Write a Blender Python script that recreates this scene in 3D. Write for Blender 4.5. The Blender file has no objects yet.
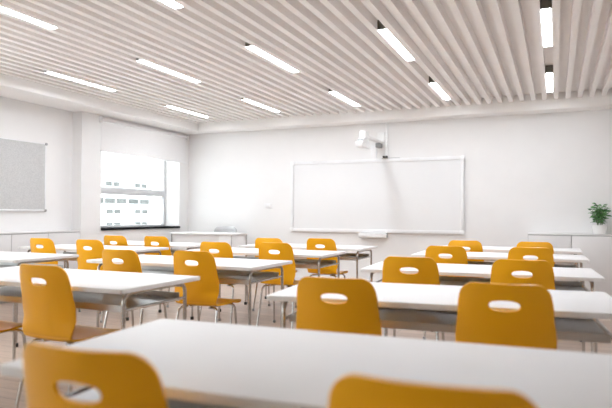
import bpy, bmesh, math, random
from mathutils import Vector, Matrix
random.seed(7)
PI = math.pi
scene = bpy.context.scene
COL = scene.collection

# ------------------------------------------------------------------ materials
def nmat(name, base, rough=0.5, metal=0.0, spec=0.5, coat=0.0):
    m = bpy.data.materials.new(name); m.use_nodes = True
    b = m.node_tree.nodes['Principled BSDF']
    b.inputs['Base Color'].default_value = (*base, 1)
    b.inputs['Roughness'].default_value = rough
    b.inputs['Metallic'].default_value = metal
    b.inputs['Specular IOR Level'].default_value = spec
    b.inputs['Coat Weight'].default_value = coat
    return m
def noise_color(m, c1, c2, scale=8.0, detail=4.0, vec_scale=None, bump=0.0, lo=0.35, hi=0.65):
    nt = m.node_tree; N = nt.nodes; L = nt.links; b = N['Principled BSDF']
    tc = N.new('ShaderNodeTexCoord'); mp = N.new('ShaderNodeMapping')
    if vec_scale: mp.inputs['Scale'].default_value = vec_scale
    L.new(tc.outputs['Object'], mp.inputs['Vector'])
    n = N.new('ShaderNodeTexNoise'); n.inputs['Scale'].default_value = scale; n.inputs['Detail'].default_value = detail
    L.new(mp.outputs['Vector'], n.inputs['Vector'])
    r = N.new('ShaderNodeValToRGB')
    r.color_ramp.elements[0].position = lo; r.color_ramp.elements[0].color = (*c1, 1)
    r.color_ramp.elements[1].position = hi; r.color_ramp.elements[1].color = (*c2, 1)
    L.new(n.outputs['Fac'], r.inputs['Fac']); L.new(r.outputs['Color'], b.inputs['Base Color'])
    if bump:
        bp = N.new('ShaderNodeBump'); bp.inputs['Strength'].default_value = bump; bp.inputs['Distance'].default_value = 0.003
        L.new(n.outputs['Fac'], bp.inputs['Height']); L.new(bp.outputs['Normal'], b.inputs['Normal'])
    return m
M = {}
M['wall'] = noise_color(nmat('wall_paint', (.84,.83,.82), .7, spec=.3), (.835,.825,.82), (.85,.84,.835), 3)
M['slat'] = noise_color(nmat('slat_paint', (.8,.8,.8), .6, spec=.3), (.92,.885,.865), (.94,.905,.885), 2)
M['soffit'] = noise_color(nmat('soffit_paint', (.86,.85,.84), .6, spec=.3), (.92,.905,.89), (.94,.925,.91), 2)
M['laminate'] = noise_color(nmat('white_laminate', (.86,.85,.85), .5, spec=.3), (.84,.83,.83), (.855,.845,.845), 5)
M['chair'] = noise_color(nmat('lacquered_yellow_ply', (.6,.3,.02), .32, spec=.4, coat=.12), (.95,.45,.006), (.97,.465,.008), 2.0, 3, (1,1,2))
M['chrome'] = noise_color(nmat('brushed_chrome', (.6,.58,.56), .25, 1.0), (.50,.48,.46), (.60,.58,.56), 12)
M['steel'] = noise_color(nmat('grey_steel_sheet', (.6,.6,.6), .32, .5), (.58,.58,.58), (.64,.64,.64), 6)
M['rubber'] = noise_color(nmat('black_rubber', (.03,.03,.03), .6), (.02,.02,.02), (.04,.04,.04), 20)
M['board'] = noise_color(nmat('whiteboard_enamel', (.85,.85,.86), .25, spec=.4), (.80,.80,.805), (.815,.815,.82), 1.5)
M['alu'] = noise_color(nmat('white_aluminium', (.85,.85,.86), .4, .0), (.82,.82,.83), (.86,.86,.87), 5)
M['felt'] = noise_color(nmat('grey_felt', (.5,.5,.5), .9, spec=.1), (.53,.53,.53), (.62,.62,.615), 75, 4, bump=.2)
M['cab'] = noise_color(nmat('cabinet_white', (.8,.79,.79), .5, spec=.3), (.78,.77,.77), (.80,.79,.79), 3)
M['cab_edge'] = noise_color(nmat('cabinet_grey_edge', (.45,.45,.46), .5), (.42,.42,.43), (.48,.48,.49), 10)
M['upvc'] = noise_color(nmat('window_frame_grey', (.6,.6,.6), .5, spec=.3), (.56,.56,.57), (.60,.60,.61), 4)
M['sill'] = noise_color(nmat('black_stone_sill', (.02,.02,.02), .8, spec=.05), (.006,.006,.007), (.012,.012,.013), 40)
M['blind'] = noise_color(nmat('blind_fabric', (.85,.84,.84), .85, spec=.1), (.83,.82,.82), (.86,.85,.85), 90)
M['housing'] = noise_color(nmat('lamp_housing_grey', (.16,.15,.13), .5), (.15,.14,.12), (.19,.175,.15), 15)
M['plastic'] = noise_color(nmat('white_plastic', (.88,.88,.88), .35), (.87,.87,.87), (.90,.90,.90), 8)
M['greyplastic'] = noise_color(nmat('grey_plastic', (.33,.33,.33), .45), (.30,.30,.30), (.36,.36,.36), 8)
M['black'] = noise_color(nmat('black_plastic', (.02,.02,.02), .4), (.015,.015,.015), (.03,.03,.03), 12)
M['ceramic'] = noise_color(nmat('white_ceramic', (.85,.84,.82), .3), (.83,.82,.80), (.87,.86,.84), 10)
M['soil'] = noise_color(nmat('potting_soil', (.05,.035,.02), .9), (.03,.02,.012), (.08,.055,.035), 60, bump=.6)
M['leaf'] = noise_color(nmat('leaf_green', (.05,.2,.05), .35, spec=.5), (.015,.10,.022), (.20,.46,.16), 22, 3)
M['stem'] = noise_color(nmat('stem_green', (.12,.2,.06), .6), (.08,.14,.04), (.14,.22,.08), 20)
M['facade'] = noise_color(nmat('pale_facade', (.9,.9,.9), .8), (.60,.61,.62), (.64,.65,.66), .3)
M['facade_glass'] = noise_color(nmat('facade_glass', (.05,.06,.06), .6, spec=.1), (.05,.055,.055), (.085,.09,.09), .5)
M['outground'] = noise_color(nmat('pale_ground', (.7,.7,.68), .9), (.62,.62,.6), (.75,.75,.73), .05)
M['grey_shell'] = noise_color(nmat('pale_grey_shell', (.55,.55,.56), .4), (.52,.52,.53), (.58,.58,.59), 5)

# wood plank floor
def floor_mat():
    m = nmat('oak_plank_floor', (.4,.3,.22), .38, spec=.4)
    nt = m.node_tree; N = nt.nodes; L = nt.links; b = N['Principled BSDF']
    tc = N.new('ShaderNodeTexCoord')
    br = N.new('ShaderNodeTexBrick'); br.inputs['Scale'].default_value = 1.0
    br.inputs['Brick Width'].default_value = 1.4; br.inputs['Row Height'].default_value = .14
    br.inputs['Mortar Size'].default_value = .002; br.inputs['Color1'].default_value = (.53,.41,.33,1)
    br.inputs['Color2'].default_value = (.44,.335,.265,1); br.inputs['Mortar'].default_value = (.16,.10,.07,1)
    L.new(tc.outputs['Object'], br.inputs['Vector'])
    mp = N.new('ShaderNodeMapping'); mp.inputs['Scale'].default_value = (1.2, 22, 1)
    L.new(tc.outputs['Object'], mp.inputs['Vector'])
    n = N.new('ShaderNodeTexNoise'); n.inputs['Scale'].default_value = 3; n.inputs['Detail'].default_value = 6
    L.new(mp.outputs['Vector'], n.inputs['Vector'])
    mx = N.new('ShaderNodeMixRGB'); mx.blend_type = 'OVERLAY'; mx.inputs['Fac'].default_value = .35
    L.new(br.outputs['Color'], mx.inputs['Color1']); L.new(n.outputs['Fac'], mx.inputs['Color2'])
    L.new(mx.outputs['Color'], b.inputs['Base Color'])
    return m
M['floor'] = floor_mat()
def emit_mat(name, col, s):
    m = bpy.data.materials.new(name); m.use_nodes = True
    b = m.node_tree.nodes['Principled BSDF']
    b.inputs['Base Color'].default_value = (.9,.9,.9,1)
    b.inputs['Emission Color'].default_value = (*col, 1); b.inputs['Emission Strength'].default_value = s
    return m
LAMP = 33.5
M['lamp'] = emit_mat('lamp_diffuser', (.90,.955,1.02), LAMP)
def glass_mat():
    m = bpy.data.materials.new('window_glass'); m.use_nodes = True
    nt = m.node_tree; N = nt.nodes; L = nt.links
    N.remove(N['Principled BSDF']); out = N['Material Output']
    t = N.new('ShaderNodeBsdfTransparent'); t.inputs['Color'].default_value = (.96,.98,.97,1)
    g = N.new('ShaderNodeBsdfGlossy'); g.inputs['Roughness'].default_value = .02
    x = N.new('ShaderNodeMixShader')
    x.inputs[0].default_value = .05; L.new(t.outputs[0], x.inputs[1]); L.new(g.outputs[0], x.inputs[2]); L.new(x.outputs[0], out.inputs['Surface'])
    return m
M['glass'] = glass_mat()

# ------------------------------------------------------------------ mesh helpers
def add_box(bm, lo, hi, bev=0.0, seg=2):
    r = bmesh.ops.create_cube(bm, size=1.0)
    vs = r['verts']
    for v in vs:
        v.co = Vector([lo[i] if v.co[i] < 0 else hi[i] for i in range(3)])
    if bev > 0:
        es = list({e for v in vs for e in v.link_edges})
        bmesh.ops.bevel(bm, geom=es, offset=bev, segments=seg, profile=.5, affect='EDGES')
def fillet(pts, r, n=6):
    pts = [Vector(p) for p in pts]; out = [pts[0]]
    for i in range(1, len(pts)-1):
        a, b, c = pts[i-1], pts[i], pts[i+1]
        d1 = (a-b).normalized(); d2 = (c-b).normalized()
        rr = min(r, (a-b).length*.49, (c-b).length*.49)
        p, q = b+d1*rr, b+d2*rr
        for k in range(n+1):
            t = k/n
            out.append(p*(1-t)**2 + b*2*t*(1-t) + q*t*t)
    out.append(pts[-1]); return out
def add_tube(bm, pts, r, n=10):
    pts = [Vector(p) for p in pts]; rings = []
    t0 = (pts[1]-pts[0]).normalized()
    up = Vector((0,0,1)) if abs(t0.z) < .9 else Vector((1,0,0))
    u = t0.cross(up).normalized()
    for i, p in enumerate(pts):
        if i == 0: t = pts[1]-p
        elif i == len(pts)-1: t = p-pts[i-1]
        else: t = pts[i+1]-pts[i-1]
        t.normalize(); u = (u - t*u.dot(t)).normalized(); w = t.cross(u)
        rings.append([bm.verts.new(p + (u*math.cos(2*PI*k/n) + w*math.sin(2*PI*k/n))*r) for k in range(n)])
    for a, b in zip(rings, rings[1:]):
        for k in range(n):
            bm.faces.new((a[k], a[(k+1)%n], b[(k+1)%n], b[k]))
    bm.faces.new(rings[0][::-1]); bm.faces.new(rings[-1])
def add_lathe(bm, prof, n=28, at=(0,0,0)):
    rings = []
    for r, z in prof:
        rings.append([bm.verts.new((at[0]+max(r,1e-4)*math.cos(2*PI*k/n), at[1]+max(r,1e-4)*math.sin(2*PI*k/n), at[2]+z)) for k in range(n)])
    for a, b in zip(rings, rings[1:]):
        for k in range(n):
            bm.faces.new((a[k], a[(k+1)%n], b[(k+1)%n], b[k]))
    bm.faces.new(rings[0][::-1]); bm.faces.new(rings[-1])
def rrect(x0, y0, x1, y1, r, n=6):
    out = []
    for cx, cy, a in ((x1-r,y1-r,0),(x0+r,y1-r,PI/2),(x0+r,y0+r,PI),(x1-r,y0+r,1.5*PI)):
        for k in range(n+1):
            t = a+PI/2*k/n; out.append((cx+r*math.cos(t), cy+r*math.sin(t)))
    return out
def add_slab(bm, poly, z0, z1, bev=.003):
    vb = [bm.verts.new((x,y,z0)) for x,y in poly]; vt = [bm.verts.new((x,y,z1)) for x,y in poly]
    n = len(poly); fb = bm.faces.new(vb[::-1]); ft = bm.faces.new(vt)
    for k in range(n): bm.faces.new((vb[k], vb[(k+1)%n], vt[(k+1)%n], vt[k]))
    if bev:
        bmesh.ops.bevel(bm, geom=list(ft.edges)+list(fb.edges), offset=bev, segments=2, profile=.5, affect='EDGES')
def obj(name, bm, mat, parent=None, smooth=35):
    me = bpy.data.meshes.new(name)
    bmesh.ops.recalc_face_normals(bm, faces=bm.faces[:])
    bm.to_mesh(me); bm.free()
    me.materials.append(M[mat] if isinstance(mat, str) else mat)
    if smooth:
        me.shade_smooth()
        me.set_sharp_from_angle(angle=math.radians(smooth))
    o = bpy.data.objects.new(name, me); COL.objects.link(o)
    if parent: o.parent = parent
    return o
def NB(): return bmesh.new()
def box_obj(name, lo, hi, mat, parent=None, bev=.004):
    bm = NB(); add_box(bm, lo, hi, bev); return obj(name, bm, mat, parent)
def tag(o, label, cat, group=None):
    o['label'] = label; o['category'] = cat
    if group: o['group'] = group
    return o
def thing(name, label, cat, loc=(0,0,0), rz=0, group=None):
    o = bpy.data.objects.new(name, None); COL.objects.link(o)
    o.empty_display_size = .1
    o.location = loc; o.rotation_euler = (0,0,rz)
    return tag(o, label, cat, group)
def struct(o):
    o['kind'] = 'structure'; return o
def children_of(o): return [c for c in bpy.data.objects if c.parent == o]
def dup(root, loc, rz, label):
    r = root.copy(); COL.objects.link(r); r.location = loc; r.rotation_euler = (0,0,rz); r['label'] = label
    for ch in children_of(root):
        c = ch.copy(); COL.objects.link(c); c.parent = r
        for g in children_of(ch):
            d = g.copy(); COL.objects.link(d); d.parent = c
    return r

# ------------------------------------------------------------------ room shell
CH = 1.13                     # camera height
XL, XR, YF, YB = -6.3, 2.2, 9.0, -5.5
WT = .40
ZS, ZT = 2.75, 2.845           # underside of the slats, deck above them
bm = NB(); add_box(bm, (XL-WT, YB-.2, -.12), (XR+.2, YF+.2, 0)); struct(obj('floor', bm, 'floor', smooth=0))
bm = NB(); add_box(bm, (XL-WT, YF, 0), (XR+.2, YF+.2, 3.1)); struct(obj('wall_front', bm, 'wall', smooth=0))
bm = NB(); add_box(bm, (XL-WT, YB-.2, 0), (XR+.2, YB, 3.1)); struct(obj('wall_back', bm, 'wall', smooth=0))
bm = NB(); add_box(bm, (XR, YB, 0), (XR+.2, YF, 3.1)); struct(obj('wall_right', bm, 'wall', smooth=0))
# left wall: bays of (window | pinboard recess), columns between
WIN = [(6.745, 8.71), (1.35, 3.70), (-2.4, -.05), (-5.2, -2.85)]  # all but the first are added out of view to bring in side light
WZ0, WZ1 = .885, 2.50
WZR = .40                     # sill of the added windows, lowered to let in more side light
def wz(y0): return WZ0 if y0 > 5 else WZR
XR0 = -6.48
bm = NB()
def lw(y0, y1, z0, z1): add_box(bm, (XL-WT, y0, z0), (XR0, y1, z1))
edges = [YB] + [v for w_ in sorted(WIN) for v in w_] + [YF]
for y0, y1 in zip(edges[0::2], edges[1::2]): lw(y0, y1, 0, 3.1)
for y0, y1 in WIN: lw(y0, y1, 0, wz(y0)-.012); lw(y0, y1, WZ1, 3.1)
struct(obj('wall_left', bm, 'wall', smooth=0))
# built-out columns and window bays standing proud of the recessed wall
def bay(n, boxes):
    bm = NB()
    for y0, y1, z0, z1 in boxes: add_box(bm, (XR0, y0, z0), (XL, y1, z1))
    struct(obj('trim_%d' % n, bm, 'wall', smooth=0))
bm = NB(); add_box(bm, (XL-WT-4.0, 6.30, -34), (XL-WT, 6.72, 6)); struct(obj('trim_9', bm, 'facade', smooth=0))   # added unseen wing wall, keeps sky light off the front wall
bay(5, [(8.71,YF,0,ZT), (6.345,6.745,0,ZT), (6.745,8.71,0,WZ0-.012), (6.745,8.71,WZ1,ZT)])
for n, (y0, y1) in enumerate(WIN[1:]):
    bay(6+n, [(y1,y1+.4,0,ZT), (y0-.3,y0,0,ZT), (y0,y1,0,WZR-.012), (y0,y1,WZ1,ZT)])
# soffit border
SZ, SX, SY = 2.611, -5.90, 8.70
bm = NB(); add_box(bm, (-6.48, YB, SZ), (SX, YF, ZT), .012); struct(obj('trim_1', bm, 'soffit'))
bm = NB(); add_box(bm, (SX, SY, SZ), (XR-.3, YF, ZT), .012); struct(obj('trim_2', bm, 'soffit'))
bm = NB(); add_box(bm, (XR-.3, YB, SZ), (XR, YF, ZT), .012); struct(obj('trim_3', bm, 'soffit'))
bm = NB(); add_box(bm, (SX, YB, SZ), (XR-.3, YB+.3, ZT), .012); struct(obj('trim_4', bm, 'soffit'))
# slatted ceiling: fins running front to back under a closed deck
PITCH = 1.325/9
GAP = .088
LX0 = -.068
bm = NB()
add_box(bm, (XL-WT, YB-.2, ZT), (XR+.2, YF+.2, ZT+.2))
k = -60
while True:
    xc = LX0 + (k+.5)*PITCH
    k += 1
    if xc < SX+.01: continue
    if xc > XR-.32: break
    w = (PITCH-GAP)/2
    add_box(bm, (xc-w, YB+.3, ZS), (xc+w, SY, ZT))
struct(obj('ceiling', bm, 'slat', smooth=0))
# baseboards
bm = NB(); add_box(bm, (XL, YF-.015, 0), (-.40, YF, .08), .003); struct(obj('baseboard_front', bm, 'alu'))
bm = NB(); add_box(bm, (XL, 6.345, 0), (XL+.015, YF-.015, .08), .003); struct(obj('baseboard_left', bm, 'alu'))

# windows
def window(n, y0, y1, WZ0):
    xi, xo = -6.60, -6.665
    w = bpy.data.objects.new('window_%d' % n, None); COL.objects.link(w); w.location = (-6.63, (y0+y1)/2, WZ0); struct(w)
    inv = Matrix.Translation((6.63, -(y0+y1)/2, -WZ0))
    def part(name, boxes, mat, bev=.004):
        bm = NB()
        for lo, hi in boxes: add_box(bm, lo, hi, bev)
        bm.transform(inv); return obj(name, bm, mat, w)
    f = .055
    zt0, zt1 = 1.44, 1.555
    part('window_frame', [((xo,y0,WZ0),(xi,y0+f,WZ1)), ((xo,y1-f,WZ0),(xi,y1,WZ1)), ((xo,y0+f,WZ0),(xi,y1-f,WZ0+f)), ((xo,y0+f,WZ1-f),(xi,y1-f,WZ1))], 'upvc')
    part('transom', [((xo,y0+f,zt0),(xi+.01,y1-f,zt1))], 'upvc')
    part('pane', [((-6.637,y0+f,WZ0+f),(-6.631,y1-f,zt0))], 'glass', 0)
    part('pane', [((-6.637,y0+f,zt1),(-6.631,y1-f,WZ1-f))], 'glass', 0)
    part('window_sill', [((xi,y0,WZ0-.012),(XL+.03,y1,WZ0+.02))], 'sill', .004)
for i, (a, b) in enumerate(WIN): window(i+1, a, b, wz(a))

# roller blind, half lowered, over the far window
rb = thing('roller_blind', 'white roller blind drawn part way down over the window left of the whiteboard', 'blind', (-6.27, 7.8, 2.53))
bm = NB(); add_box(bm, (-.008, -1.095, -.445), (-.004, 1.06, -.02)); obj('blind_fabric', bm, 'blind', rb)
bm = NB(); add_box(bm, (-.016, -1.10, -.47), (.004, 1.065, -.445), .006); obj('bottom_bar', bm, 'alu', rb)
bm = NB(); add_tube(bm, [(.0,-1.095,.02),(.0,1.06,.02)], .028, 14); obj('roller', bm, 'blind', rb)
bm = NB(); add_box(bm, (-.03,1.065,-.03), (.035,1.08,.06), .003); obj('bracket', bm, 'alu', rb)
bm = NB(); add_box(bm, (-.03,-1.115,-.03), (.035,-1.10,.06), .003); obj('bracket', bm, 'alu', rb)

# ------------------------------------------------------------------ ceiling lights
def make_light(label):
    t = thing('ceiling_light', label, 'ceiling light', (0,0,ZS), 0, 'strip lights between the ceiling slats')
    bm = NB(); add_box(bm, (-.042, .055, .016), (.042, 1.145, .092), .002); obj('lamp_housing', bm, 'slat', t)
    bm = NB(); add_box(bm, (-.043, .035, .008), (.043, .055, .0925), .001); obj('end_cap', bm, 'housing', t)
    bm = NB(); add_box(bm, (-.043, 1.145, .004), (.043, 1.155, .0925), .001); obj('end_cap', bm, 'slat', t)
    bm = NB(); add_box(bm, (-.028, .057, .0105), (.028, 1.143, .0155)); obj('diffuser', bm, 'lamp', t, smooth=0)
    return t
colname = ['the rightmost column', 'the second column from the right', 'the middle column', 'the second column from the windows', 'the column nearest the windows']
cols = [LX0-1.325*k for k in range(5)]
rows = [(7.06, 'farthest'), (4.83, 'middle'), (2.60, 'nearest')]
lt = None
for ry, rn in rows:
    for cx, cn in zip(cols, colname):
        lab = 'slim lit strip lamp between ceiling slats, %s in %s' % (rn, cn)
        if lt is None: lt = make_light(lab); o = lt
        else: o = dup(lt, (0,0,0), 0, lab)
        o.location = (cx, ry, ZS)

# ------------------------------------------------------------------ whiteboard and its fittings
wb = thing('whiteboard', 'wide white framed whiteboard on the front wall', 'whiteboard', (-2.725, YF, .84))
hw, hh = 1.445, 1.19
bm = NB(); add_box(bm, (-hw+.05, -.035, .05), (hw-.05, 0, hh-.05)); obj('board_surface', bm, 'board', wb)
for nm, lo, hi in (('frame_rail', (-hw,-.05,0),(hw,0,.055)), ('frame_rail', (-hw,-.05,hh-.055),(hw,0,hh)), ('frame_stile', (-hw,-.05,.055),(-hw+.05,0,hh-.055)), ('frame_stile', (hw-.05,-.05,.055),(hw,0,hh-.055))):
    bm = NB(); add_box(bm, lo, hi, .008); obj(nm, bm, 'alu', wb)
for sx in (-1, 1):
    for z in (0, hh-.06):
        bm = NB(); add_box(bm, (sx*hw-.012 if sx<0 else hw-.055, -.056, z-.004), (-hw+.055 if sx<0 else hw+.012, -.045, z+.064), .004); obj('corner_cap', bm, 'plastic', wb)
bm = NB(); add_box(bm, (-.205,-.13,-.075), (.255,-.002,-.002), .015); obj('pen_tray', bm, 'board', wb)

pj = thing('projector', 'white short throw projector on an arm above the whiteboard', 'projector', (-2.60, YF, 2.05))
bm = NB(); add_box(bm, (-.05,-.02,.17), (.07,0,.41), .005); obj('wall_plate', bm, 'plastic', pj)
bm = NB(); add_box(bm, (-.025,-.98,.225), (.045,-.02,.262), .006); obj('arm', bm, 'plastic', pj)
bm = NB(); add_box(bm, (-.035,-.17,.15), (.04,-.021,.224), .008); obj('cable_box', bm, 'greyplastic', pj)
bm = NB(); add_box(bm, (-.025,-1.20,.045), (.095,-.86,.128), .016, 3); add_box(bm, (-.005,-1.16,.128), (.085,-.88,.168), .006); pb = obj('projector_body', bm, 'plastic', pj)
bm = NB(); add_box(bm, (.0,-1.10,.185), (.095,-.90,.285), .012); add_box(bm, (.015,-1.06,.166), (.08,-.94,.186)); obj('mount_head', bm, 'plastic', pj)
bm = NB()
for y, z in ((-1.166,.128),(-1.166,.148)): add_box(bm, (.0,y,z), (.08,y+.012,z+.009))
obj('vent', bm, 'greyplastic', pb)
tag(box_obj('cable_duct', (-2.515, YF-.025, 2.06), (-2.475, YF, 2.611), 'plastic', None, .004), 'slim white vertical cable duct right of the projector', 'cable duct')
tag(box_obj('cable_cover', (-2.76, YF-.022, 2.032), (-2.66, YF, 2.255), 'alu', None, .005), 'short flat white cable cover between projector plate and whiteboard', 'cable cover')
cl = thing('board_sensor', 'small black sensor clip on the whiteboard top edge below the cable duct', 'sensor', (-2.49, YF-.03, 2.03))
bm = NB(); add_box(bm, (-.075,-.022,.0), (.02,.022,.014), .003); obj('bracket', bm, 'chrome', cl)
for x in (-.042, .002):
    bm = NB(); add_box(bm, (x-.017,-.03,.014), (x+.017,.02,.045), .008); obj('sensor_head', bm, 'black', cl)
bm = NB(); add_tube(bm, fillet([(.02,0,.008),(.10,0,.010),(.22,-.005,.006)], .03), .004, 8); obj('cable', bm, 'greyplastic', cl)
sk = thing('wall_socket', 'pale wall socket left of the whiteboard', 'socket', (-4.63, YF, 1.275))
bm = NB(); add_box(bm, (-.075,-.012,-.042), (.075,0,.042), .005); obj('face_plate', bm, 'alu', sk)
for x in (-.035,.035):
    bm = NB(); add_box(bm, (x-.026,-.016,-.026), (x+.026,-.0125,.026), .001); obj('rocker', bm, 'plastic', sk)

# pinboard
pn = thing('pinboard', 'grey felt pinboard in a thin frame on the left wall', 'pinboard', (-6.48, 5.05, 1.165))
bm = NB(); add_box(bm, (.004,-.79,.012), (.022,.79,.91)); obj('felt_panel', bm, 'felt', pn)
for lo, hi in (((0,-.81,-.012),(.03,.81,.012)), ((0,-.81,.91),(.026,.81,.922)), ((0,-.81,.012),(.026,-.79,.91)), ((0,.79,.012),(.026,.81,.91))):
    bm = NB(); add_box(bm, lo, hi, .003); obj('frame_bar', bm, 'alu', pn)
for y in (-.803,.803):
    for z in (0,.915):
        bm = NB(); add_tube(bm, [(.02,y,z),(.036,y,z)], .018, 14); obj('corner_screw', bm, 'greyplastic', pn)

# ------------------------------------------------------------------ low cabinets
def cabinet(label, x0, y0, x1, y1, face, group):
    # face 'y' : doors look towards -y, face 'x' : doors look towards +x
    t = thing('low_cabinet', label, 'cabinet', ((x0+x1)/2, (y0+y1)/2, 0), 0, group)
    cx, cy = (x0+x1)/2, (y0+y1)/2; a, b = (x1-x0)/2, (y1-y0)/2
    H = .883
    bm = NB(); add_box(bm, (-a,-b,.06), (a,b,H-.018)); 
    obj('carcass', bm, 'cab_edge', t, smooth=0)
    bm = NB(); add_box(bm, (-a,-b-(.018 if face=='y' else 0),H-.018), (a+(.018 if face=='x' else 0),b,H), .002); obj('cabinet_top', bm, 'cab', t)
    if face == 'y':
        bm = NB(); add_box(bm, (-a+.004,-b-.018,.065), (a-.004,-b,H-.028), .002); d = obj('door', bm, 'cab', t)
        bm = NB(); add_box(bm, (-a,-b+.02,0), (a,b,.06)); obj('plinth', bm, 'cab_edge', t, smooth=0)
    else:
        bm = NB(); add_box(bm, (a,-b+.004,.065), (a+.018,b-.004,H-.028), .002); d = obj('door', bm, 'cab', t)
        bm = NB(); add_box(bm, (-a,-b,0), (a-.02,b,.06)); obj('plinth', bm, 'cab_edge', t, smooth=0)
    return t
for i, lab in enumerate(('low white cabinet on the front wall, left end unit', 'low white cabinet on the front wall, under the plant pot', 'low white cabinet on the front wall, right of the plant, out of the photo')):
    cabinet(lab, -.362+.556*i, 8.64, -.362+.556*(i+1), YF, 'y', 'low cabinets along the front wall')
for i, lab in enumerate(('low white cabinet under the pinboard, end unit against the column', 'low white cabinet under the pinboard, second unit from the column', 'low white cabinet under the pinboard, third unit from the column', 'low white cabinet under the pinboard, unit farthest from the column')):
    cabinet(lab, -6.478, 6.34-.572*(i+1), -6.318, 6.34-.572*i, 'x', 'low cabinets along the left wall')

# ------------------------------------------------------------------ plant
pl = thing('potted_plant', 'bushy green plant in a white pot on the low cabinet', 'plant', (.545, 8.815, .883))
bm = NB(); add_lathe(bm, [(.066,0),(.078,.004),(.094,.118),(.094,.123),(.088,.123),(.084,.100),(.0,.100)]); obj('plant_pot', bm, 'ceramic', pl)
bm = NB(); add_lathe(bm, [(.0,.101),(.083,.101),(.075,.108),(.0,.112)]); obj('soil', bm, 'soil', pl)
rnd = random.Random(3)
sbm = NB(); lbm = NB()
def leaf(bm, p, d, L, W):
    d = d.normalized(); side = d.cross(Vector((0,0,1)))
    if side.length < .1: side = Vector((1,0,0))
    side.normalize(); nrm = side.cross(d).normalized()
    a = rnd.uniform(-.9,.9); side = (side*math.cos(a)+nrm*math.sin(a)).normalized(); nrm = side.cross(d).normalized()
    rowsv = []
    for t, w in ((0,.08),(.2,.7),(.45,1),(.7,.75),(.9,.3),(1,.03)):
        c = p + d*L*t - nrm*(L*.35*t*t)
        rowsv.append([bm.verts.new(c-side*W*w*.5+nrm*W*w*.16), bm.verts.new(c), bm.verts.new(c+side*W*w*.5+nrm*W*w*.16)])
    for r0, r1 in zip(rowsv, rowsv[1:]):
        for k in range(2): bm.faces.new((r0[k], r0[k+1], r1[k+1], r1[k]))
for s in range(15):
    a = s*2.4; rr = .085*math.sqrt((s+.5)/15)*1.7
    h = .34*(1-.35*(s/15)) * rnd.uniform(.85,1.05)
    top = Vector((math.cos(a)*rr, math.sin(a)*rr*.85, .12+h*.9))
    pts = [Vector((math.cos(a)*.03, math.sin(a)*.03, .118)), Vector((math.cos(a)*rr*.45, math.sin(a)*rr*.45, .12+h*.5)), top]
    pts = fillet(pts, .1, 4); add_tube(sbm, pts, .0025, 6)
    for k in range(10):
        t = .08+.92*k/9
        i = min(int(t*(len(pts)-1)), len(pts)-2); f = t*(len(pts)-1)-i
        p = pts[i].lerp(pts[i+1], f)
        b = k*2.4+s
        d = Vector((math.cos(b), math.sin(b)*.8, rnd.uniform(.0,.8)))
        leaf(lbm, p, d, rnd.uniform(.055,.082), rnd.uniform(.028,.040))
obj('stems', sbm, 'stem', pl); lf = obj('foliage', lbm, 'leaf', pl, smooth=60)

# ------------------------------------------------------------------ teacher's desk and chair
td = thing('teacher_desk', 'white teacher desk with a front panel below the window end of the front wall', 'desk', (-5.385, 8.28, 0))
a = .595
bm = NB(); add_box(bm, (-a,-.25,.785), (a,.28,.815), .004); obj('desk_top', bm, 'laminate', td)
bm = NB(); add_box(bm, (-a+.02,-.22,.10), (a-.25,-.20,.783), .003); obj('modesty_panel', bm, 'cab', td)
bm = NB(); add_box(bm, (a-.24,-.235,.03), (a-.02,.26,.783), .004); pd = obj('pedestal', bm, 'laminate', td)
for k in range(3):
    bm = NB(); add_box(bm, (a-.235,.262,.06+.24*k), (a-.025,.278,.285+.24*k), .003); obj('drawer', bm, 'laminate', td)
for x in (-a+.004, a-.018):
    for y in (-.24, .25):
        bm = NB(); add_box(bm, (x,y-.0,0), (x+.014,y+.02,.784), .002); obj('leg', bm, 'chrome', td)
tc = thing('teacher_chair', 'pale grey round-backed chair behind the teacher desk', 'chair', (-5.33, 8.62, 0))
bm = NB()
n, mrow = 16, 8
grid = []
for j in range(mrow+1):
    z = .47 + .445*j/mrow
    hwid = .235*(1-(max(0,(z-.80))/.125)**4*.30)
    grid.append([bm.verts.new((hwid*(-1+2*i/n), .16+.03*(j/mrow) - .07*abs(-1+2*i/n)**2, z - .010*(j/mrow)*abs(-1+2*i/n)**4)) for i in range(n+1)])
for j in range(mrow):
    for i in range(n): bm.faces.new((grid[j][i],grid[j][i+1],grid[j+1][i+1],grid[j+1][i]))
bk = obj('backrest', bm, 'grey_shell', tc); md = bk.modifiers.new('thickness','SOLIDIFY'); md.thickness = .02
bm = NB(); add_slab(bm, rrect(-.22,-.22,.22,.16,.08), .44, .47, .008); obj('seat', bm, 'grey_shell', tc)
bm = NB(); add_tube(bm, [(0,0,.09),(0,0,.44)], .025, 12); obj('gas_post', bm, 'chrome', tc)
for k in range(5):
    an = k*2*PI/5+.3
    bm = NB(); add_tube(bm, [(0,0,.10),(.16*math.cos(an),.16*math.sin(an),.075),(.24*math.cos(an),.24*math.sin(an),.06)], .014, 8)
    lg = obj('leg', bm, 'chrome', tc)
    bm = NB(); add_lathe(bm, [(.012,0),(.022,.008),(.022,.042),(.012,.05)], 14, (.24*math.cos(an),.24*math.sin(an),0)); obj('castor', bm, 'black', lg)

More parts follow.
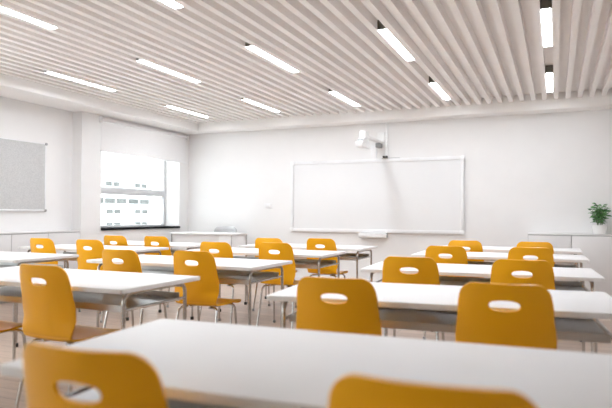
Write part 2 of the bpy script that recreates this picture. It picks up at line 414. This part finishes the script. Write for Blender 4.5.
# ------------------------------------------------------------------ student chair
PROF = [(0.0,.855),(.012,.79),(.026,.715),(.040,.63),(.050,.56),(.060,.497),(.080,.453),(.125,.438),(.19,.434),(.27,.438),(.36,.446),(.425,.446),(.455,.433),(.465,.418)]
def prof_curve(n=200):
    P = [Vector((p[0],p[1])) for p in PROF]; out = []
    for i in range(len(P)-1):
        p0 = P[max(i-1,0)]; p1 = P[i]; p2 = P[i+1]; p3 = P[min(i+2,len(P)-1)]
        for k in range(24):
            t = k/24
            out.append(.5*((2*p1)+(p2-p0)*t+(2*p0-5*p1+4*p2-p3)*t*t+(3*p1-p0-3*p2+p3)*t**3))
    out.append(P[-1])
    s = [0.0]
    for a, b in zip(out, out[1:]): s.append(s[-1]+(b-a).length)
    return out, s
PC, PS = prof_curve(); STOT = PS[-1]
def prof_at(s):
    s = max(0, min(STOT, s))
    lo, hi = 0, len(PS)-1
    while hi-lo > 1:
        m = (lo+hi)//2
        if PS[m] <= s: lo = m
        else: hi = m
    t = (s-PS[lo])/max(1e-9, PS[hi]-PS[lo])
    p = PC[lo].lerp(PC[hi], t); d = (PC[hi]-PC[lo]).normalized()
    return p, d
def lerp_tab(tab, s):
    for (s0,v0),(s1,v1) in zip(tab, tab[1:]):
        if s <= s1:
            t = (s-s0)/(s1-s0); t = t*t*(3-2*t); return v0+(v1-v0)*t
    return tab[-1][1]
WTAB = [(0,.345),(.12,.372),(.24,.394),(.31,.388),(.41,.354),(.50,.366),(.60,.390),(STOT,.384)]
def half_w(s):
    w = lerp_tab(WTAB, s)/2
    r = .054
    if s < r: w -= r - math.sqrt(max(0, r*r-(r-s)**2))
    r2 = .05; e = STOT-s
    if e < r2: w -= (r2 - math.sqrt(max(0, r2*r2-(r2-e)**2)))
    return w
def shell_pt(x, s):
    p, d = prof_at(s)
    nrm = Vector((-d.y, d.x))            # sitter side
    if nrm.x < 0 and s < .3: nrm = -nrm
    bend = lerp_tab([(0,.052),(.29,.050),(.40,.014),(.50,.014),(STOT,.004)], s) * (abs(x)/.2)**2
    if s < .38: q = p + Vector((1,0))*bend
    elif s > .46: q = p + Vector((0,1))*bend
    else:
        t = (s-.38)/.08; q = p + Vector((1-t, t))*bend
    return Vector((x, q.x, q.y))
S_SPLIT = .395
def shell_mesh(s_list, hole):
    bm = NB(); nx = 24; V = {}
    def gx(i, s): return half_w(s)*(-1+2*i/nx)
    P2 = {}
    for j, s in enumerate(s_list):
        for i in range(nx+1):
            P2[(i,j)] = (gx(i,s), s)
    i0, i1 = 7, 17
    if hole:
        sc, hx, hs = .092, .061, .0230
        j0 = max(j for j, s in enumerate(s_list) if s <= sc-.045); j1 = min(j for j, s in enumerate(s_list) if s >= sc+.045)
    def vert(k):
        if k not in V: V[k] = bm.verts.new(shell_pt(*P2[k]))
        return V[k]
    for j in range(len(s_list)-1):
        for i in range(nx):
            if hole and i0 <= i < i1 and j0 <= j < j1: continue
            bm.faces.new((vert((i,j)), vert((i+1,j)), vert((i+1,j+1)), vert((i,j+1))))
    if hole:
        per = [(i,j0) for i in range(i0,i1)] + [(i1,j) for j in range(j0,j1)] + [(i,j1) for i in range(i1,i0,-1)] + [(i0,j) for j in range(j1,j0,-1)]
        pw = half_w(sc)*(i1-i0)/24; ph = (s_list[j1]-s_list[j0])/2; pc = (s_list[j0]+s_list[j1])/2
        def stad(p):
            t = math.atan2((p[1]-pc)/ph, p[0]/pw); c_, s_ = math.cos(t), math.sin(t); e_ = 2/2.5
            return (math.copysign(abs(c_)**e_, c_)*hx, sc+math.copysign(abs(s_)**e_, s_)*hs)
        prev = [vert(k) for k in per]
        for f in (.34,.67,.88,1.0):
            cur = []
            for k in per:
                a = P2[k]; b = stad(a)
                cur.append(bm.verts.new(shell_pt(a[0]+(b[0]-a[0])*f, a[1]+(b[1]-a[1])*f)))
            for k in range(len(per)):
                bm.faces.new((prev[k], prev[(k+1)%len(per)], cur[(k+1)%len(per)], cur[k]))
            prev = cur
    return bm
def fr(a, b, n): return [a+(b-a)*k/n for k in range(n)]
SB = [0,.001,.003,.006,.011,.018,.027,.038,.05] + fr(.062,.15,7) + fr(.15,S_SPLIT,16) + [S_SPLIT]
SS = fr(S_SPLIT, STOT-.05, 20) + [STOT-e for e in (.05,.038,.027,.018,.011,.006,.003,.001,0)]
def make_chair(label, group):
    t = thing('school_chair', label, 'chair', (0,0,0), 0, group)
    for nm, sl, h in (('backrest', SB, True), ('seat', SS, False)):
        o = obj(nm, shell_mesh(sl, h), 'chair', t, smooth=60)
        md = o.modifiers.new('thickness', 'SOLIDIFY'); md.thickness = .011; md.offset = 0
        if nm == 'backrest':
            md2 = o.modifiers.new('edge', 'BEVEL'); md2.width = .003; md2.segments = 2; md2.limit_method = 'ANGLE'; md2.angle_limit = math.radians(50)
    r = .0095; hx = .168
    for sx in (-1, 1):
        for nm, p in (('front', [(sx*.09,.34,.422),(sx*hx,.375,.422),(sx*(hx+.015),.425,.0)]), ('rear', [(sx*.09,.16,.420),(sx*hx,.115,.420),(sx*(hx+.02),.03,.0)])):
            bm = NB(); add_tube(bm, fillet(p, .06, 8), r); lg = obj('leg', bm, 'chrome', t)
            e = p[-1]
            bm = NB(); add_lathe(bm, [(.012,0),(.0135,.004),(.0135,.024),(.0105,.027)], 12, (e[0],e[1],0)); obj('foot_cap', bm, 'greyplastic', lg)
        bm = NB(); add_tube(bm, [(sx*.09,.13,.421),(sx*.09,.37,.423)], r); obj('seat_rail', bm, 'chrome', t)
    bm = NB(); add_tube(bm, [(-.09,.25,.422),(.09,.25,.422)], .008); obj('cross_rail', bm, 'chrome', t)
    return t
RB, MB_, LB = 'right-hand block', 'middle block', 'block by the window wall'
CHAIRS = [  # x, y, turn(deg), label, group
 (-0.90,0.885,0,'yellow school chair at the near white desk, filling the bottom left corner of the photo','a'),
 (-0.194,0.938,0,'yellow school chair cut by the bottom edge, only its top showing before the near desk','a'),
 (-0.192,2.443,0,'large yellow school chair directly beyond the near desk, the right one of the pair','a'),
 (-0.890,2.344,0,'large yellow school chair directly beyond the near desk, the left one of the pair','a'),
 (-0.194,3.810,0,'yellow school chair third from the front in the rightmost file, behind the big right chair','a'),
 (-0.886,3.732,0,'yellow school chair beyond the second desk, nearest of three below the whiteboard right half','a'),
 (-0.203,5.335,0,'yellow school chair in the rightmost file, fourth from the camera, its slot half hidden','a'),
 (-0.909,5.214,0,'yellow school chair below the right end of the whiteboard, the nearer of two overlapping','a'),
 (-0.208,6.492,0,'yellow school chair farthest back in the rightmost file, only its top edge showing','a'),
 (-0.916,6.454,0,'yellow school chair below the whiteboard right corner, the farther of two overlapping','a'),
 (-2.53,2.235,0,'tall yellow school chair near the left edge, glossy down its left side','b'),
 (-3.12,2.15,0,'yellow school chair cut by the left edge, only its seat corner showing','b'),
 (-2.486,3.576,0,'yellow school chair on the middle aisle with its whole seat and chrome legs in view','b'),
 (-3.08,3.458,0,'yellow school chair below the window, in front of the desk with the long grey shelf','b'),
 (-2.508,4.99,0,'yellow school chair left of the aisle whose top covers part of another chair','b'),
 (-3.087,4.826,0,'yellow school chair right below the teacher desk right half','b'),
 (-2.495,6.14,0,'yellow school chair below the left half of the whiteboard, farthest on the aisle','b'),
 (-3.065,5.932,0,'yellow school chair left of the whiteboard corner, mostly behind a nearer chair','b'),
 (-4.50,4.61,0,'yellow school chair in front of the column, in the window block','c'),
 (-5.196,4.62,0,'yellow school chair farthest left, in front of the low cabinets under the pinboard','c'),
 (-5.065,5.624,0,'small yellow school chair under the left half of the window sill','c'),
 (-4.49,5.70,0,'small yellow school chair under the right end of the window sill','c'),
]
GR = {'a':'yellow school chairs of the right-hand block','b':'yellow school chairs of the middle block','c':'yellow school chairs of the window block'}
TURN = [2,3,3,4,3,3,3,2,1,2,-1.5,0,1,-1,1.5,0,-1,0,1,-1,0,1]
ch0 = None
for (x, y, tn, lab, g), t2 in zip(CHAIRS, TURN):
    if ch0 is None: ch0 = make_chair(lab, GR[g]); o = ch0
    else: o = dup(ch0, (0,0,0), 0, lab); o['group'] = GR[g]
    o.location = (x, y, 0); o.rotation_euler = (0,0,math.radians(t2))

# ------------------------------------------------------------------ student desk
DW, DD, DH = 1.58, .72, .74
def make_desk(label, group):
    t = thing('school_desk', label, 'desk', (0,0,0), 0, group)
    a, b = DW/2, DD/2
    bm = NB(); add_slab(bm, rrect(-a,-b,a,b,.014), DH-.024, DH, .004); obj('table_top', bm, 'laminate', t)
    for sx in (-1, 1):
        x = sx*(a-.06); y = b-.085
        bm = NB(); add_tube(bm, fillet([(x,-y,0),(x,-y,DH-.0365),(x,y,DH-.0365),(x,y,0)], .06, 8), .0112, 12); lf_ = obj('leg_frame', bm, 'chrome', t)
        for yy in (-y, y):
            bm = NB(); add_lathe(bm, [(.016,0),(.018,.004),(.018,.03),(.0155,.033)], 14, (x,yy,0)); obj('foot_cap', bm, 'rubber', lf_)
        bm = NB(); add_tube(bm, [(x,-y,.615),(x,y,.615)], .009); obj('side_rail', bm, 'chrome', lf_)
    xs = a-.06-.014
    bm = NB(); add_box(bm, (-xs,-.235,.612), (xs,.235,.616)); add_box(bm, (-xs,-.237,.598), (xs,-.233,.634)); add_box(bm, (-xs,.233,.598), (xs,.237,.65)); obj('book_shelf', bm, 'steel', t)
    bm = NB(); add_tube(bm, [(-xs,.26,.69),(xs,.26,.69)], .010); obj('cross_rail', bm, 'chrome', t)
    return t
DESKS = [
 (-0.54,1.085,'white school desk nearest the camera, filling the bottom of the photo','a'),
 (-0.525,2.54,'white school desk just beyond the two large yellow chairs','a'),
 (-0.53,4.02,'white school desk in the right-hand block, third from the camera','a'),
 (-0.53,5.64,'white school desk in the right-hand block, fourth from the camera','a'),
 (-0.53,6.90,'white school desk in the right-hand block, farthest, before the right cabinets','a'),
 (-2.83,2.335,'white school desk at left behind the tall left-edge chair, grey shelf showing','b'),
 (-2.825,3.70,'white school desk in the middle block, behind the chair with its whole seat in view','b'),
 (-2.84,5.10,'white school desk in the middle block, third from the camera','b'),
 (-2.83,6.24,'white school desk in the middle block, farthest, before the whiteboard left half','b'),
 (-4.91,3.42,'white school desk cut by the left edge, before the low cabinets under the pinboard','c'),
 (-4.89,4.77,'white school desk in the window block with two chairs in front of the column','c'),
 (-4.87,5.80,'white school desk in the window block, closest to the window and teacher desk','c'),
]
dk0 = None
SKEW = {1.085: .05, 2.54: .09, 4.02: .06, 5.64: .03}        # the nearer desks stand slightly askew
GD = {'a':'white school desks of the right-hand block','b':'white school desks of the middle block','c':'white school desks of the window block'}
for x, yf, lab, g in DESKS:
    if dk0 is None: dk0 = make_desk(lab, GD[g]); o = dk0
    else: o = dup(dk0, (0,0,0), 0, lab); o['group'] = GD[g]
    o.location = (x, yf+DD/2, 0); o.rotation_euler = (0, 0, SKEW.get(yf, 0))

# ------------------------------------------------------------------ outside
bm = NB(); add_box(bm, (-400,-150,-34.2), (-9,400,-34)); struct(obj('ground', bm, 'outground', smooth=0))
ob = thing('office_building', 'pale multi-storey building across the street, seen through the window', 'building', (-60, 76, -34))
YA, YE = -80, -.5
bm = NB(); add_box(bm, (-14,YA,0), (0,YE,64.0)); obj('facade', bm, 'facade', ob, smooth=0)  # stretched upwards and sideways to cut the sky light entering the far window
for z0, z1, segs in ((35.1,35.75,((-10.8,-7.6),(-4.6,-1.4))), (33.2,33.85,((-10.8,-7.6),(-4.6,-1.4))), (36.6,37.4,((-16,-6.3),(-6.1,-1.0))), (39.15,39.85,((-11,-7.9),(-4.7,-1.6)))):
    for ya, yb in segs:
        nwin = max(2, int((yb-ya)/2.4)); w = (yb-ya)/nwin
        for k in range(nwin):
            bm = NB(); add_box(bm, (0,ya+k*w+.12,z0), (.06,ya+(k+1)*w-.12,z1)); obj('facade_window', bm, 'facade_glass', ob, smooth=0)
    bm = NB(); add_box(bm, (0,YA,z0-.45), (.35,YE,z0-.25)); obj('ledge', bm, 'facade', ob, smooth=0)

# ------------------------------------------------------------------ world
w = bpy.data.worlds.new('overcast_sky'); scene.world = w; w.use_nodes = True
bg = w.node_tree.nodes['Background']; bg.inputs['Color'].default_value = (.95,.975,1.0,1); bg.inputs['Strength'].default_value = 4.2

# ------------------------------------------------------------------ camera
F, YAW, PIT, ROL = 576.2, .40947, .01811, .00521
cy, sy = math.cos(YAW), math.sin(YAW); cp, sp = math.cos(PIT), math.sin(PIT); cr, sr = math.cos(ROL), math.sin(ROL)
R = Matrix(((cr,-sr,0),(sr,cr,0),(0,0,1))) @ Matrix(((1,0,0),(0,cp,sp),(0,-sp,cp))) @ Matrix(((cy,sy,0),(0,0,-1),(-sy,cy,0)))
right, down, fwd = R[0], R[1], R[2]
cm = Matrix.Identity(4)
for i in range(3):
    cm[i][0] = right[i]; cm[i][1] = -down[i]; cm[i][2] = -fwd[i]
cm[2][3] = CH
cd = bpy.data.cameras.new('camera'); cam = bpy.data.objects.new('camera', cd); COL.objects.link(cam)
cam.matrix_world = cm
cd.sensor_fit = 'HORIZONTAL'; cd.sensor_width = 36; cd.lens = F/612*36
cd.clip_start = .02; cd.clip_end = 1000
cd.dof.use_dof = True; cd.dof.focus_distance = 6.5; cd.dof.aperture_fstop = 2.0
scene.camera = cam
scene.cycles.max_bounces = 10; scene.cycles.diffuse_bounces = 6
scene.cycles.transparent_max_bounces = 8
scene.cycles.sample_clamp_indirect = 6
scene.cycles.caustics_reflective = False; scene.cycles.caustics_refractive = False
vs = scene.view_settings
vs.view_transform = 'Standard'; vs.look = 'None'; vs.gamma = 1; vs.use_curve_mapping = False
vs.exposure = 0.97
